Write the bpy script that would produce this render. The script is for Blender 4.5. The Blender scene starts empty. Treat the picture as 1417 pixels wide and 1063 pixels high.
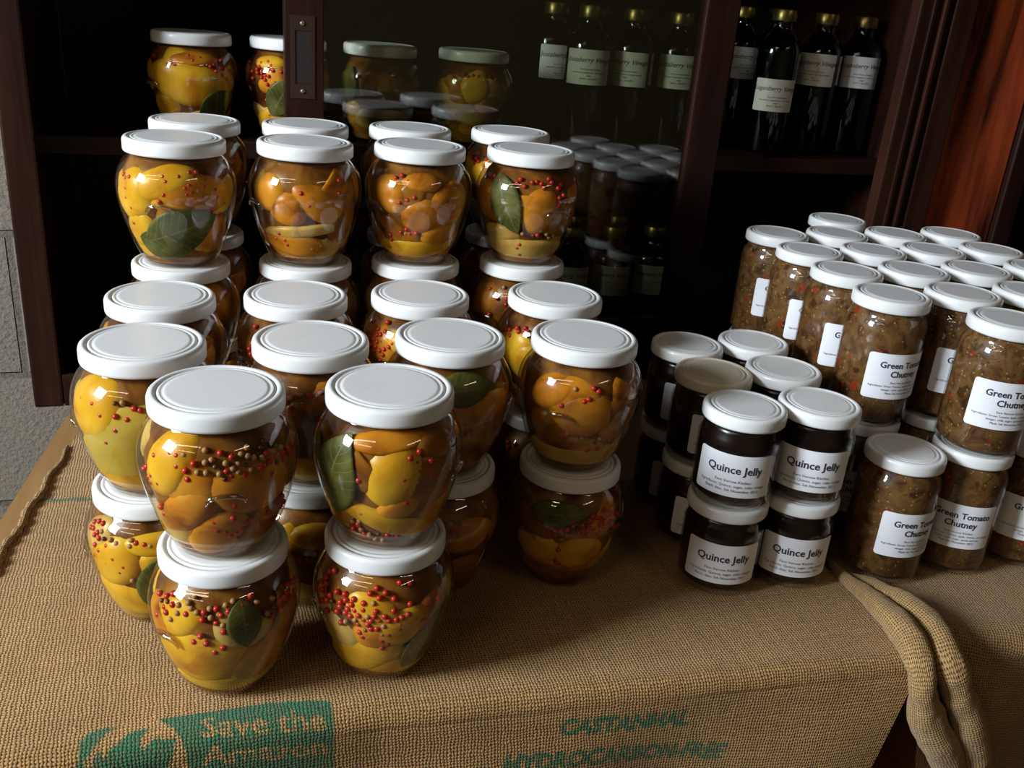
import bpy, bmesh, math, random
import numpy as np
from mathutils import Vector, Matrix, noise

# ---------------------------------------------------------------- camera, world, lights, exposure
S = bpy.context.scene
COL = S.collection
PI = math.pi
CAM = Vector((0, 0, .4523))
cX, cU, cF = Vector((.9501, -.3017, .0793)), Vector((.0461, .3871, .9209)), Vector((.3085, .8713, -.3817))
cam = bpy.data.objects.new('camera', bpy.data.cameras.new('camera'))
COL.objects.link(cam)
cam.data.sensor_width = 36
cam.data.lens = 1302.66 / 1417 * 36
cam.data.clip_start = .02
cam.matrix_world = Matrix(((cX.x, cU.x, -cF.x, CAM.x), (cX.y, cU.y, -cF.y, CAM.y), (cX.z, cU.z, -cF.z, CAM.z), (0, 0, 0, 1)))
S.camera = cam
S.view_settings.view_transform = 'Standard'
S.view_settings.look = 'None'
S.view_settings.gamma = 1
S.view_settings.use_curve_mapping = False
S.view_settings.exposure = 0.0
W = bpy.data.worlds.new('room_light')
S.world = W
W.use_nodes = True
W.node_tree.nodes['Background'].inputs[0].default_value = (.55, .46, .34, 1)
W.node_tree.nodes['Background'].inputs[1].default_value = .024


def area(name, loc, target, sx, sy, power, color, spin=0):
    l = bpy.data.lights.new(name, 'AREA')
    l.shape = 'RECTANGLE'
    l.size, l.size_y, l.energy, l.color = sx, sy, power, color
    o = bpy.data.objects.new(name, l)
    COL.objects.link(o)
    o.location = loc
    d = Vector(target) - Vector(loc)
    o.rotation_euler = d.to_track_quat('-Z', 'Y').to_euler()
    if spin:
        o.rotation_euler = (0, 0, spin)
    return o


area('daylight_window', (-2.02, .24, 1.06), (.2, .66, .12), .62, .62, 120, (.80, .90, 1.0))


def tube_row(p1, p2, z, width, radiance):
    """a fluorescent fitting on the ceiling between two points"""
    L = math.hypot(p2[0] - p1[0], p2[1] - p1[1])
    area('ceiling_tube', ((p1[0] + p2[0]) / 2, (p1[1] + p2[1]) / 2, z), (0, 0, 0), L, width, radiance * PI * L * width, (1.0, .80, .55),
         spin=math.atan2(p2[1] - p1[1], p2[0] - p1[0]))


tube_row((-2.75, -.34), (-1.12, -1.17), 2.0, .13, 14)
tube_row((-3.30, -1.00), (-1.95, -1.85), 2.0, .16, 14)
tube_row((1.05, -1.95), (2.05, -1.25), 2.0, .13, 14)

random.seed(4)

# ---------------------------------------------------------------- node helpers


class NT:
    def __init__(s, name):
        s.m = bpy.data.materials.new(name)
        s.m.use_nodes = True
        s.t = s.m.node_tree
        s.t.nodes.clear()
        s.out = s.n('ShaderNodeOutputMaterial')

    def n(s, kind, **kw):
        x = s.t.nodes.new(kind)
        for k, v in kw.items():
            setattr(x, k, v)
        return x

    def l(s, a, b):
        s.t.links.new(a, b)

    def val(s, sock, v):
        if hasattr(v, 'is_output') or isinstance(v, bpy.types.NodeSocket):
            s.l(v, sock)
        else:
            sock.default_value = v

    def math(s, op, a, b=None, c=None, clamp=False):
        x = s.n('ShaderNodeMath', operation=op, use_clamp=clamp)
        s.val(x.inputs[0], a)
        if b is not None:
            s.val(x.inputs[1], b)
        if c is not None:
            s.val(x.inputs[2], c)
        return x.outputs[0]

    def noise(s, vec, scale, detail=2, rough=.5, dist=0):
        x = s.n('ShaderNodeTexNoise')
        if vec is not None:
            s.l(vec, x.inputs['Vector'])
        x.inputs['Scale'].default_value = scale
        x.inputs['Detail'].default_value = detail
        x.inputs['Roughness'].default_value = rough
        x.inputs['Distortion'].default_value = dist
        return x.outputs['Fac']

    def voro(s, vec, scale, feature='F1'):
        x = s.n('ShaderNodeTexVoronoi', feature=feature)
        s.l(vec, x.inputs['Vector'])
        x.inputs['Scale'].default_value = scale
        return x

    def ramp(s, fac, stops):
        x = s.n('ShaderNodeValToRGB')
        s.l(fac, x.inputs[0])
        e = x.color_ramp.elements
        while len(e) < len(stops):
            e.new(.5)
        for i, (p, c) in enumerate(stops):
            e[i].position = p
            e[i].color = (*c, 1) if len(c) == 3 else c
        return x.outputs[0]

    def mix(s, f, a, b, mode='MIX'):
        x = s.n('ShaderNodeMix', data_type='RGBA', blend_type=mode)
        s.val(x.inputs[0], f)
        for i, v in ((6, a), (7, b)):
            if isinstance(v, tuple):
                v = (*v, 1) if len(v) == 3 else v
            s.val(x.inputs[i], v)
        return x.outputs[2]

    def mapping(s, vec, scale=(1, 1, 1), rot=(0, 0, 0), loc=(0, 0, 0)):
        x = s.n('ShaderNodeMapping')
        s.l(vec, x.inputs[0])
        x.inputs['Scale'].default_value = scale
        x.inputs['Rotation'].default_value = rot
        x.inputs['Location'].default_value = loc
        return x.outputs[0]

    def obj(s):
        return s.n('ShaderNodeTexCoord').outputs['Object']

    def jitter(s):
        """object coordinates shifted by a random amount for each object"""
        a = s.n('ShaderNodeTexCoord').outputs['Object']
        r = s.n('ShaderNodeObjectInfo').outputs['Random']
        m = s.math('MULTIPLY', r, 7.0)
        v = s.n('ShaderNodeVectorMath', operation='ADD')
        s.l(a, v.inputs[0])
        s.l(m, v.inputs[1])
        return v.outputs[0]

    def bump(s, h, strength, dist):
        x = s.n('ShaderNodeBump')
        s.l(h, x.inputs['Height'])
        x.inputs['Strength'].default_value = strength
        x.inputs['Distance'].default_value = dist
        return x.outputs[0]

    def bsdf(s, color, rough=.5, normal=None, **kw):
        x = s.n('ShaderNodeBsdfPrincipled')
        if isinstance(color, tuple):
            color = (*color, 1)
        s.val(x.inputs['Base Color'], color)
        s.val(x.inputs['Roughness'], rough)
        if normal is not None:
            s.l(normal, x.inputs['Normal'])
        for k, v in kw.items():
            s.val(x.inputs[k.replace('_', ' ')], v)
        return x.outputs[0]

    def end(s, sh):
        s.l(sh, s.out.inputs[0])
        return s.m


def m_glass(name, tint, f0=.045, power=5.0):
    t = NT(name)
    lw = t.n('ShaderNodeLayerWeight')
    lw.inputs[0].default_value = .5
    p = t.math('POWER', lw.outputs['Facing'], power)
    f = t.math('MULTIPLY_ADD', p, 1 - f0, f0, clamp=True)
    tr = t.n('ShaderNodeBsdfTransparent')
    tr.inputs[0].default_value = (*tint, 1)
    gl = t.n('ShaderNodeBsdfGlossy')
    gl.inputs['Roughness'].default_value = .03
    gl.inputs[0].default_value = (1, 1, 1, 1)
    mx = t.n('ShaderNodeMixShader')
    t.l(f, mx.inputs[0])
    t.l(tr.outputs[0], mx.inputs[1])
    t.l(gl.outputs[0], mx.inputs[2])
    return t.end(mx.outputs[0])


def m_wood(name, dark, light, grain_axis=2, rough=.4, scale=1.0, spec=.22, contrast=1.0):
    t = NT(name)
    sc = [38 * scale] * 3
    sc[grain_axis] = 2.6 * scale
    v = t.mapping(t.jitter(), scale=tuple(sc))
    g = t.noise(v, 1.0, 6, .62, .6)
    sc2 = [7 * scale] * 3
    sc2[grain_axis] = 1.5 * scale
    g2 = t.noise(t.mapping(t.jitter(), scale=tuple(sc2)), 1.0, 3, .5, 1.2)
    f = t.math('MULTIPLY_ADD', g2, .6, t.math('MULTIPLY', g, .5))
    c = t.ramp(f, [(.54 - .14 * contrast, dark), (.54 + .16 * contrast, light)])
    return t.end(t.bsdf(c, t.math('MULTIPLY_ADD', g, .3, rough - .12), t.bump(g, .25, .001), Specular_IOR_Level=spec))


def m_hessian(name, tan=(.52, .315, .128), deep=(.060, .026, .007), ink=False, pitch=.0024):
    t = NT(name)
    uv = t.n('ShaderNodeUVMap').outputs[0]
    ob = t.obj()
    warp = t.n('ShaderNodeTexNoise')
    t.l(uv, warp.inputs['Vector'])
    warp.inputs['Scale'].default_value = 70
    warp.inputs['Detail'].default_value = 3.5
    warp.inputs['Roughness'].default_value = .7
    sep = t.n('ShaderNodeSeparateXYZ')
    t.l(uv, sep.inputs[0])
    sc = t.n('ShaderNodeSeparateColor')
    t.l(warp.outputs['Color'], sc.inputs[0])
    u = t.math('MULTIPLY_ADD', sc.outputs[0], 2.1, t.math('MULTIPLY', sep.outputs[0], 1 / pitch))
    v = t.math('MULTIPLY_ADD', sc.outputs[1], 2.4, t.math('MULTIPLY', sep.outputs[1], 1 / pitch))
    su = t.math('SINE', t.math('MULTIPLY', u, PI))
    sv = t.math('SINE', t.math('MULTIPLY', v, PI))
    A = t.math('ABSOLUTE', su)
    B = t.math('ABSOLUTE', sv)
    chk = t.math('MULTIPLY_ADD', t.math('MULTIPLY', su, sv), 2.2, .5, clamp=True)
    over = t.mix(chk, t.mix(.35, B, A), t.mix(.35, A, B))
    h = t.math('MULTIPLY', over, t.math('MULTIPLY_ADD', t.math('MINIMUM', A, B), .35, .75))
    big = t.noise(ob, 14, 3)
    fib = t.noise(uv, 900, 2)
    base = t.mix(t.math('MULTIPLY_ADD', big, 1.6, -.35, clamp=True), (tan[0] * .80, tan[1] * .76, tan[2] * .70), (tan[0] * 1.15, tan[1] * 1.12, tan[2] * 1.05))
    base = t.mix(t.math('MULTIPLY', fib, .45), base, (tan[0] * .55, tan[1] * .5, tan[2] * .42))
    if ink:
        at = t.n('ShaderNodeAttribute', attribute_name='ink')
        patch = t.noise(uv, 260, 3)
        f = t.math('MULTIPLY', at.outputs['Fac'], t.math('MULTIPLY_ADD', patch, 2.4, .02, clamp=True), clamp=True)
        base = t.mix(f, base, (.030, .165, .085))
        st = t.n('ShaderNodeAttribute', attribute_name='stain')
        base = t.mix(t.math('MULTIPLY', st.outputs['Fac'], .55), base, (.17, .085, .03))
    wn = []
    for q in (u, v):
        w = t.n('ShaderNodeTexWhiteNoise', noise_dimensions='1D')
        t.l(t.math('FLOOR', q), w.inputs['W'])
        wn.append(w.outputs['Value'])
    thr = t.mix(chk, wn[1], wn[0])
    base = t.mix(t.math('MULTIPLY', thr, .26), base, (tan[0] * .42, tan[1] * .38, tan[2] * .34))
    h = t.math('MULTIPLY', h, t.math('MULTIPLY_ADD', thr, -.20, 1.14))
    mx = t.math('MULTIPLY', t.math('MAXIMUM', A, B), t.math('MULTIPLY_ADD', thr, -.15, 1.05))
    hc = t.math('ADD', t.math('MULTIPLY', mx, .66), t.math('MULTIPLY', h, .34))
    c = t.mix(t.math('MULTIPLY_ADD', hc, 2.7, -1.15, clamp=True), (deep[0], deep[1], deep[2]), base)
    return t.end(t.bsdf(c, .9, t.bump(h, .8, .0007), Specular_IOR_Level=.1, Sheen_Weight=.12))


def m_fruit(name, a, b, c):
    t = NT(name)
    v = t.jitter()
    n1 = t.noise(v, 34, 3, .55, .5)
    n2 = t.noise(v, 380, 2)
    col = t.ramp(n1, [(.30, c), (.48, a), (.68, b)])
    return t.end(t.bsdf(col, .33, t.bump(n2, .18, .0006), Subsurface_Weight=.35, Subsurface_Scale=.012,
                        Subsurface_Radius=(1.0, .55, .15), Specular_IOR_Level=.25))


def m_plain(name, color, rough=.5, **kw):
    t = NT(name)
    n = t.noise(t.jitter(), 60, 2)
    c = t.mix(t.math('MULTIPLY', n, .12), color, tuple(x * .6 for x in color))
    return t.end(t.bsdf(c, rough, **kw))


def m_lid(name, color, rough):
    t = NT(name)
    v = t.jitter()
    n = t.noise(v, 45, 4, .6)
    c = t.mix(t.math('MULTIPLY_ADD', n, 1.4, -.72, clamp=True), color, tuple(x * .86 for x in color))
    return t.end(t.bsdf(c, t.math('MULTIPLY_ADD', n, .25, rough - .1), Coat_Weight=.3, Coat_Roughness=.18, Specular_IOR_Level=.45))


def m_chutney():
    t = NT('chutney')
    v = t.jitter()
    n = t.noise(v, 75, 5, .65, .8)
    col = t.ramp(n, [(.34, (.045, .019, .006)), (.48, (.125, .054, .016)), (.60, (.170, .088, .027)), (.70, (.10, .034, .009))])
    wv = t.n('ShaderNodeVectorMath', operation='MULTIPLY_ADD')
    nn = t.n('ShaderNodeTexNoise')
    t.l(v, nn.inputs['Vector'])
    nn.inputs['Scale'].default_value = 160
    t.l(nn.outputs['Color'], wv.inputs[0])
    wv.inputs[1].default_value = (.008, .008, .012)
    t.l(v, wv.inputs[2])
    vr = t.voro(wv.outputs[0], 85)
    rnd = t.n('ShaderNodeSeparateColor')
    t.l(vr.outputs['Color'], rnd.inputs[0])
    blob = t.math('LESS_THAN', vr.outputs['Distance'], .34)
    col = t.mix(t.math('MULTIPLY', blob, t.math('GREATER_THAN', rnd.outputs[0], .80)), col, (.25, .030, .010))
    col = t.mix(t.math('MULTIPLY', t.math('MULTIPLY', blob, t.math('LESS_THAN', rnd.outputs[0], .16)), .8), col, (.04, .016, .006))
    vs = t.voro(v, 300)
    rs = t.n('ShaderNodeSeparateColor')
    t.l(vs.outputs['Color'], rs.inputs[0])
    dot = t.math('LESS_THAN', vs.outputs['Distance'], .24)
    col = t.mix(t.math('MULTIPLY', t.math('MULTIPLY', dot, t.math('GREATER_THAN', rs.outputs[0], .72)), .8), col, (.38, .24, .09))
    col = t.mix(t.math('MULTIPLY', t.math('MULTIPLY', dot, t.math('LESS_THAN', rs.outputs[0], .13)), .8), col, (.03, .012, .006))
    return t.end(t.bsdf(col, .4, t.bump(n, .3, .002), Specular_IOR_Level=.2))


def m_leaf():
    t = NT('bay_leaf')
    uv = t.n('ShaderNodeUVMap').outputs[0]
    sep = t.n('ShaderNodeSeparateXYZ')
    t.l(uv, sep.inputs[0])
    av = t.math('ABSOLUTE', sep.outputs[1])
    rib = t.math('LESS_THAN', av, .035)
    w = t.math('SINE', t.math('MULTIPLY', t.math('SUBTRACT', sep.outputs[0], t.math('MULTIPLY', av, .18)), 60))
    vein = t.math('MULTIPLY', t.math('GREATER_THAN', w, .93), .4)
    n = t.noise(t.jitter(), 60, 3)
    c = t.ramp(n, [(.35, (.045, .055, .010)), (.65, (.115, .125, .030))])
    c = t.mix(t.math('MAXIMUM', t.math('MULTIPLY', rib, .6), vein), c, (.19, .19, .07))
    return t.end(t.bsdf(c, .45, Specular_IOR_Level=.25))


def m_blocks():
    t = NT('concrete_block')
    ob = t.obj()
    v = t.n('ShaderNodeSeparateXYZ')
    t.l(ob, v.inputs[0])
    cb = t.n('ShaderNodeCombineXYZ')
    t.l(t.math('ADD', v.outputs[0], .255 + .22), cb.inputs[0])
    t.l(t.math('ADD', v.outputs[2], .13 + .215 * 2), cb.inputs[1])
    br = t.n('ShaderNodeTexBrick')
    t.l(cb.outputs[0], br.inputs[0])
    br.inputs['Scale'].default_value = 1
    br.inputs['Mortar Size'].default_value = .006
    br.inputs['Mortar Smooth'].default_value = .3
    br.inputs['Brick Width'].default_value = .44
    br.inputs['Row Height'].default_value = .215
    br.inputs['Color1'].default_value = (.235, .195, .15, 1)
    br.inputs['Color2'].default_value = (.20, .17, .13, 1)
    br.inputs['Mortar'].default_value = (.13, .11, .085, 1)
    n = t.noise(ob, 140, 5, .7)
    pit = t.math('LESS_THAN', t.voro(ob, 110).outputs['Distance'], .22)
    c = t.mix(t.math('MULTIPLY_ADD', n, 1.5, -.5, clamp=True), br.outputs[0], (.29, .245, .19), 'MIX')
    c = t.mix(t.math('MULTIPLY', pit, .5), c, (.10, .09, .075))
    h = t.math('SUBTRACT', t.math('MULTIPLY_ADD', br.outputs['Fac'], -1.2, n), t.math('MULTIPLY', pit, .4))
    return t.end(t.bsdf(c, .95, t.bump(h, .9, .004), Specular_IOR_Level=.1))


M = dict(
    jar_glass=m_glass('jar_glass', (.93, .89, .80), .05),
    relief=m_glass('relief_glass', (.80, .76, .66), .14, 3),
    clear=m_glass('clear_glass', (.95, .96, .95), .05),
    bottle=m_glass('bottle_glass', (.30, .36, .34), .05, 4),
    pane=m_glass('window_glass', (.72, .74, .66), .085),
    lid=m_lid('white_lid_enamel', (.74, .735, .715), .34),
    lid_warm_shade=m_lid('warm_shaded_lid_enamel', (.66, .60, .46), .36),  # white lid again, warm shade beside the lemon stacks painted into its colour
    gold=m_plain('gold_cap', (.24, .175, .055), .33, Metallic=.9),
    brine=m_fruit('brine', (.15, .055, .009), (.30, .135, .02), (.055, .014, .003)),
    yellow=m_fruit('lemon_yellow', (.62, .34, .018), (.72, .45, .035), (.42, .16, .010)),
    orange=m_fruit('lemon_orange', (.50, .19, .012), (.62, .28, .024), (.20, .060, .007)),
    pale=m_fruit('lemon_pith', (.52, .34, .09), (.62, .45, .15), (.38, .20, .04)),
    brown=m_fruit('lemon_brown', (.27, .10, .012), (.40, .18, .02), (.11, .03, .006)),
    green=m_fruit('lemon_green', (.50, .36, .05), (.55, .43, .09), (.34, .25, .03)),
    red=m_plain('pink_pepper', (.46, .02, .012), .35),
    tanp=m_plain('coriander', (.36, .20, .085), .5),
    darkp=m_plain('dark_pepper', (.09, .03, .012), .4),
    leaf=m_leaf(),
    chutney=m_chutney(),
    jelly=m_plain('quince_jelly', (.008, .003, .002), .25),
    vinegar=m_plain('vinegar', (.010, .004, .004), .2),
    paper=m_plain('label_paper', (.80, .80, .83), .55),
    paper_warm=m_plain('bottle_label_paper', (.72, .70, .66), .6),
    print=m_plain('label_print', (.03, .03, .05), .6),
    cab=m_wood('dark_mahogany', (.010, .0035, .0022), (.040, .0125, .0065), 2, .38),
    cab_h=m_wood('dark_mahogany_rail', (.008, .003, .002), (.026, .009, .005), 0, .38),
    inner=m_wood('cabinet_inside', (.010, .005, .004), (.026, .012, .008), 0, .6),
    redwood=m_wood('red_stained_wood', (.030, .006, .003), (.44, .070, .018), 2, .33, .8, .5, .55),
    board=m_wood('table_board', (.24, .125, .045), (.33, .18, .07), 1, .55),
    brass=m_plain('tarnished_plate', (.055, .028, .018), .4, Metallic=.4),
    dark=m_plain('dark_slot', (.012, .007, .005), .7),
    hess=m_hessian('hessian_printed', ink=True),
    hess2=m_hessian('hessian_weave', tan=(.45, .28, .120), ink=True),
    hem=m_hessian('hessian_hem', tan=(.47, .30, .132), pitch=.0023),
    block=m_blocks(),
    floor=m_plain('floor_concrete', (.10, .085, .07), .8),
    plaster=m_plain('plaster', (.20, .155, .07), .9),
    pumpkin=m_fruit('squash_skin', (.30, .12, .03), (.38, .17, .05), (.18, .07, .02)),
    steel=m_plain('screw_steel', (.35, .3, .25), .35, Metallic=.8),
)

# ---------------------------------------------------------------- mesh helpers


def me_(name, verts, faces, smooth=True, uv=None):
    me = bpy.data.meshes.new(name)
    me.from_pydata([tuple(v) for v in verts], [], faces)
    if smooth:
        me.polygons.foreach_set('use_smooth', [True] * len(me.polygons))
    if uv is not None:
        lay = me.uv_layers.new(name='UVMap')
        idx = np.empty(len(me.loops), dtype=np.int32)
        me.loops.foreach_get('vertex_index', idx)
        lay.data.foreach_set('uv', np.asarray(uv, dtype=np.float32)[idx].ravel())
    me.update()
    return me


def ob_(name, me, mat=None, parent=None, loc=(0, 0, 0), rz=0):
    o = bpy.data.objects.new(name, me)
    COL.objects.link(o)
    if mat is not None and len(me.materials) == 0:
        me.materials.append(mat)
    o.location = loc
    o.rotation_euler = (0, 0, rz)
    if parent is not None:
        o.parent = parent
    return o


def thing(name, label, cat, loc=(0, 0, 0), rz=0, group=None):
    o = bpy.data.objects.new(name, None)
    COL.objects.link(o)
    o.location = loc
    o.rotation_euler = (0, 0, rz)
    o.empty_display_size = .02
    o['label'] = label
    o['category'] = cat
    if group:
        o['group'] = group
    return o


def tag(o, label, cat, group=None):
    o['label'] = label
    o['category'] = cat
    if group:
        o['group'] = group
    return o


def struct(o):
    o['kind'] = 'structure'
    return o


def lathe(name, prof, seg=48, close=True, smooth=True):
    vs, fs = [], []
    rings = []
    for r, z in prof:
        if r < 1e-6:
            rings.append([len(vs)])
            vs.append((0, 0, z))
        else:
            rings.append(list(range(len(vs), len(vs) + seg)))
            for k in range(seg):
                a = 2 * PI * k / seg
                vs.append((r * math.cos(a), r * math.sin(a), z))
    for A, B in zip(rings, rings[1:]):
        for k in range(seg):
            k2 = (k + 1) % seg
            if len(A) == 1 and len(B) == 1:
                continue
            if len(A) == 1:
                fs.append((A[0], B[k2], B[k]))
            elif len(B) == 1:
                fs.append((A[k], A[k2], B[0]))
            else:
                fs.append((A[k], A[k2], B[k2], B[k]))
    return me_(name, vs, fs, smooth)


def box_me(name, lo, hi, bevel=.001):
    bm = bmesh.new()
    bmesh.ops.create_cube(bm, size=1)
    for v in bm.verts:
        v.co = Vector(((lo[i] + hi[i]) / 2 + v.co[i] * (hi[i] - lo[i]) for i in range(3)))
    if bevel:
        bmesh.ops.bevel(bm, geom=bm.edges[:], offset=bevel, segments=2, profile=.6, affect='EDGES')
    me = bpy.data.meshes.new(name)
    bm.to_mesh(me)
    bm.free()
    return me


def box(name, lo, hi, mat, parent=None, bevel=.001):
    return ob_(name, box_me(name, lo, hi, bevel), mat, parent)


def tube_me(name, pts, rads, seg=12, uvscale=1.0):
    """closed tube along points, rounded ends"""
    pts = [Vector(p) for p in pts]
    n = len(pts)
    vs, fs, uv = [], [], []
    up = Vector((0, 0, 1))
    L = 0
    for i, p in enumerate(pts):
        d = (pts[min(i + 1, n - 1)] - pts[max(i - 1, 0)]).normalized()
        if i:
            L += (p - pts[i - 1]).length
        ref = up if abs(d.z) < .8 else Vector((0, -1, 0))
        if i == 0:
            s = d.cross(ref).normalized()
        else:
            s = (s - d * s.dot(d)).normalized()
        q = s.cross(d)
        for k in range(seg + 1):
            a = 2 * PI * k / seg
            vs.append(p + (s * math.cos(a) + q * math.sin(a)) * rads[i])
            uv.append((a * max(rads) * uvscale, L * uvscale))
    for i in range(n - 1):
        for k in range(seg):
            a, b = i * (seg + 1) + k, (i + 1) * (seg + 1) + k
            fs.append((a, a + 1, b + 1, b))
    for i, flip in ((0, 1), (n - 1, 0)):
        c = len(vs)
        vs.append(pts[i])
        uv.append((0, 0))
        for k in range(seg):
            a = i * (seg + 1) + k
            fs.append((c, a + 1, a) if flip else (c, a, a + 1))
    return me_(name, vs, fs, True, uv)


def text_raw(body, size, shear=0.0, bold=0.0, align='CENTER', spacing=1.0, res=2):
    cu = bpy.data.curves.new('t', 'FONT')
    cu.body = body
    cu.size = size
    cu.shear = shear
    cu.offset = bold
    cu.align_x = align
    cu.space_character = spacing
    cu.resolution_u = res
    o = bpy.data.objects.new('t', cu)
    COL.objects.link(o)
    dg = bpy.context.evaluated_depsgraph_get()
    me = bpy.data.meshes.new_from_object(o.evaluated_get(dg))
    bpy.data.objects.remove(o)
    vs = [tuple(v.co) for v in me.vertices]
    fs = [tuple(p.vertices) for p in me.polygons]
    bpy.data.meshes.remove(me)
    return vs, fs


# ---------------------------------------------------------------- gourd jars
HG = .1067
PROF = [(.0, .0012), (.020, .0010), (.0262, .0), (.0288, .0008), (.0308, .003), (.0335, .008), (.0372, .016), (.0412, .027), (.0447, .038),
        (.0474, .049), (.0489, .058), (.0494, .065), (.0490, .071), (.0477, .077), (.0452, .083), (.0420, .0880), (.0390, .0915), (.0375, .0938), (.0372, .0960)]


def smooth_prof(P, sub=3):
    out = []
    for i in range(len(P) - 1):
        p0, p1, p2, p3 = P[max(i - 1, 0)], P[i], P[i + 1], P[min(i + 2, len(P) - 1)]
        for k in range(sub):
            t = k / sub
            out.append(tuple(.5 * (2 * p1[j] + (p2[j] - p0[j]) * t + (2 * p0[j] - 5 * p1[j] + 4 * p2[j] - p3[j]) * t * t + (3 * p1[j] - p0[j] - 3 * p2[j] + p3[j]) * t ** 3) for j in (0, 1)))
    out.append(P[-1])
    return out


def prof(z):
    P = PROF[3:]
    if z <= P[0][1]:
        return P[0][0]
    for (r0, z0), (r1, z1) in zip(P, P[1:]):
        if z <= z1:
            return r0 + (r1 - r0) * (z - z0) / (z1 - z0)
    return P[-1][0]


G_GLASS = lathe('gourd_glass', PROF[:3] + smooth_prof(PROF[3:], 3), 72)


def lid_prof(R, h):
    return [(0, h - .0012), (R - .004, h - .0014), (R - .0022, .0006), (R - .0010, .0), (R - .0002, .0008), (R, .0022), (R, h - .0034), (R - .0006, h - .0014), (R - .0016, h - .0004),
            (R - .0030, h), (R - .0044, h - .0001), (R - .0052, h - .0009), (R - .0057, h - .0016), (R - .0063, h - .0010), (R - .0071, h - .0002), (R - .0082, h - .0004), (R - .0090, h - .0007), (R - .0097, h - .0006), (R - .0104, h - .0003), (R - .0112, h - .0001), (R - .0122, h - .0001), (R * .6, h - .0001), (R * .3, h - .0001), (0, h - .0001)]


def lid_me(name, R, h):
    P = lid_prof(R, h)
    return lathe(name, P[1:], 64)


G_LID = lid_me('gourd_lid', .0415, .0122)
G_BRINE = lathe('gourd_brine', [(0, .0035)] + [(prof(z) - (.0044 if z > .018 else .0016 + .0028 * z / .018), z) for z in np.linspace(.0035, .0925, 30)] + [(0, .0925)], 40)


def ear_me():
    pts, rad = [], []
    for i in range(13):
        a = PI * (i / 12)
        x, z = -.0115 * math.cos(a), .0515 + .0062 * math.sin(a) ** .8
        r = prof(z) + .0006
        th = x / r
        pts.append((r * math.sin(th), -r * math.cos(th), z))
        rad.append(.0011 + .0007 * math.sin(a))
    return tube_me('relief_handle', pts, rad, 8)


G_EAR = ear_me()


def pepper_me(name, mat, r):
    bm = bmesh.new()
    bmesh.ops.create_icosphere(bm, subdivisions=2, radius=r)
    for f in bm.faces:
        f.smooth = True
    me = bpy.data.meshes.new(name)
    bm.to_mesh(me)
    bm.free()
    me.materials.append(mat)
    return me


P_RED = pepper_me('red_peppercorn', M['red'], .0022)
P_TAN = pepper_me('tan_peppercorn', M['tanp'], .0020)
P_DARK = pepper_me('dark_peppercorn', M['darkp'], .0017)


def lemon_me(az, z, w, h, tilt, off, seed, cut=None):
    rc = max(.006, prof(z) - .0205)
    N = Vector((math.sin(az), -math.cos(az), 0))
    T = Vector((math.cos(az), math.sin(az), 0))
    U = Vector((0, 0, 1))
    C = N * rc + U * z
    ct, st = math.cos(tilt), math.sin(tilt)
    nu, nv = 30, 18
    vs, fs = [], []
    for j in range(nv + 1):
        ph = PI * j / nv
        for i in range(nu):
            th = 2 * PI * i / nu
            a, b, c = math.cos(ph), math.sin(ph) * math.cos(th), math.sin(ph) * math.sin(th)
            # pointed ends like a lemon
            a2 = a * (1 + .10 * abs(a) ** 6)
            x, y, q = b * h, a2 * w, c * .0225
            if cut is not None and x > cut * h:
                x = cut * h
            tt, uu = y * ct - x * st, y * st + x * ct
            p = C + T * tt + U * uu + N * q
            d = noise.noise(Vector((p.x * 60 + seed, p.y * 60, p.z * 60))) * .0011
            p += (p - C).normalized() * d
            p.z = min(max(p.z, .0030 + off), .0935 - off)
            lim = prof(p.z) - .0007 - off * .7
            rr = math.hypot(p.x, p.y)
            k = .0007
            e = (rr - lim) / k
            nr = lim - k * math.log1p(math.exp(-e)) if e > -30 else rr
            if e < 0:
                nr = rr - k * math.log1p(math.exp(e)) if e > -30 else rr
            s = nr / rr if rr > 1e-6 else 1
            vs.append((p.x * s, p.y * s, p.z))
    for j in range(nv):
        for i in range(nu):
            i2 = (i + 1) % nu
            fs.append((j * nu + i, (j + 1) * nu + i, (j + 1) * nu + i2, j * nu + i2))
    return me_('lemon_piece', vs, fs)


def leaf_me(az, z, L, Wd, tilt):
    """leaf lying against the inside of the jar wall"""
    ct, st = math.cos(tilt), math.sin(tilt)
    nu, nv = 26, 10
    front, uv = [], []
    for i in range(nu + 1):
        u = i / nu
        hw = Wd / 2 * (math.sin(PI * u ** .85) ** .8 if 0 < u < 1 else 0)
        hw = max(hw, .0004)
        for j in range(nv + 1):
            v = -1 + 2 * j / nv
            a, b = (u - .5) * L, v * hw
            x, zz = a * ct - b * st, a * st + b * ct
            Z = min(max(z + zz, .006), .092)
            r = prof(Z) - .00055 + .0001 * math.sin(u * 9 + v * 2)
            th = az + x / max(r, .03)
            front.append((r, th, Z))
            uv.append((u, v))
    vs = [(r * math.sin(t), -r * math.cos(t), Z) for r, t, Z in front] + [((r - .0004) * math.sin(t), -(r - .0004) * math.cos(t), Z) for r, t, Z in front]
    n = len(front)
    fs = []
    m = nv + 1
    for i in range(nu):
        for j in range(nv):
            a = i * m + j
            fs.append((a, a + m, a + m + 1, a + 1))
            fs.append((n + a, n + a + 1, n + a + m + 1, n + a + m))
    for i in range(nu):
        for j in (0, nv):
            a = i * m + j
            q = (a, n + a, n + a + m, a + m)
            fs.append(q if j == 0 else q[::-1])
    return me_('bay_leaf', vs, fs, True, uv + uv)


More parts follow.
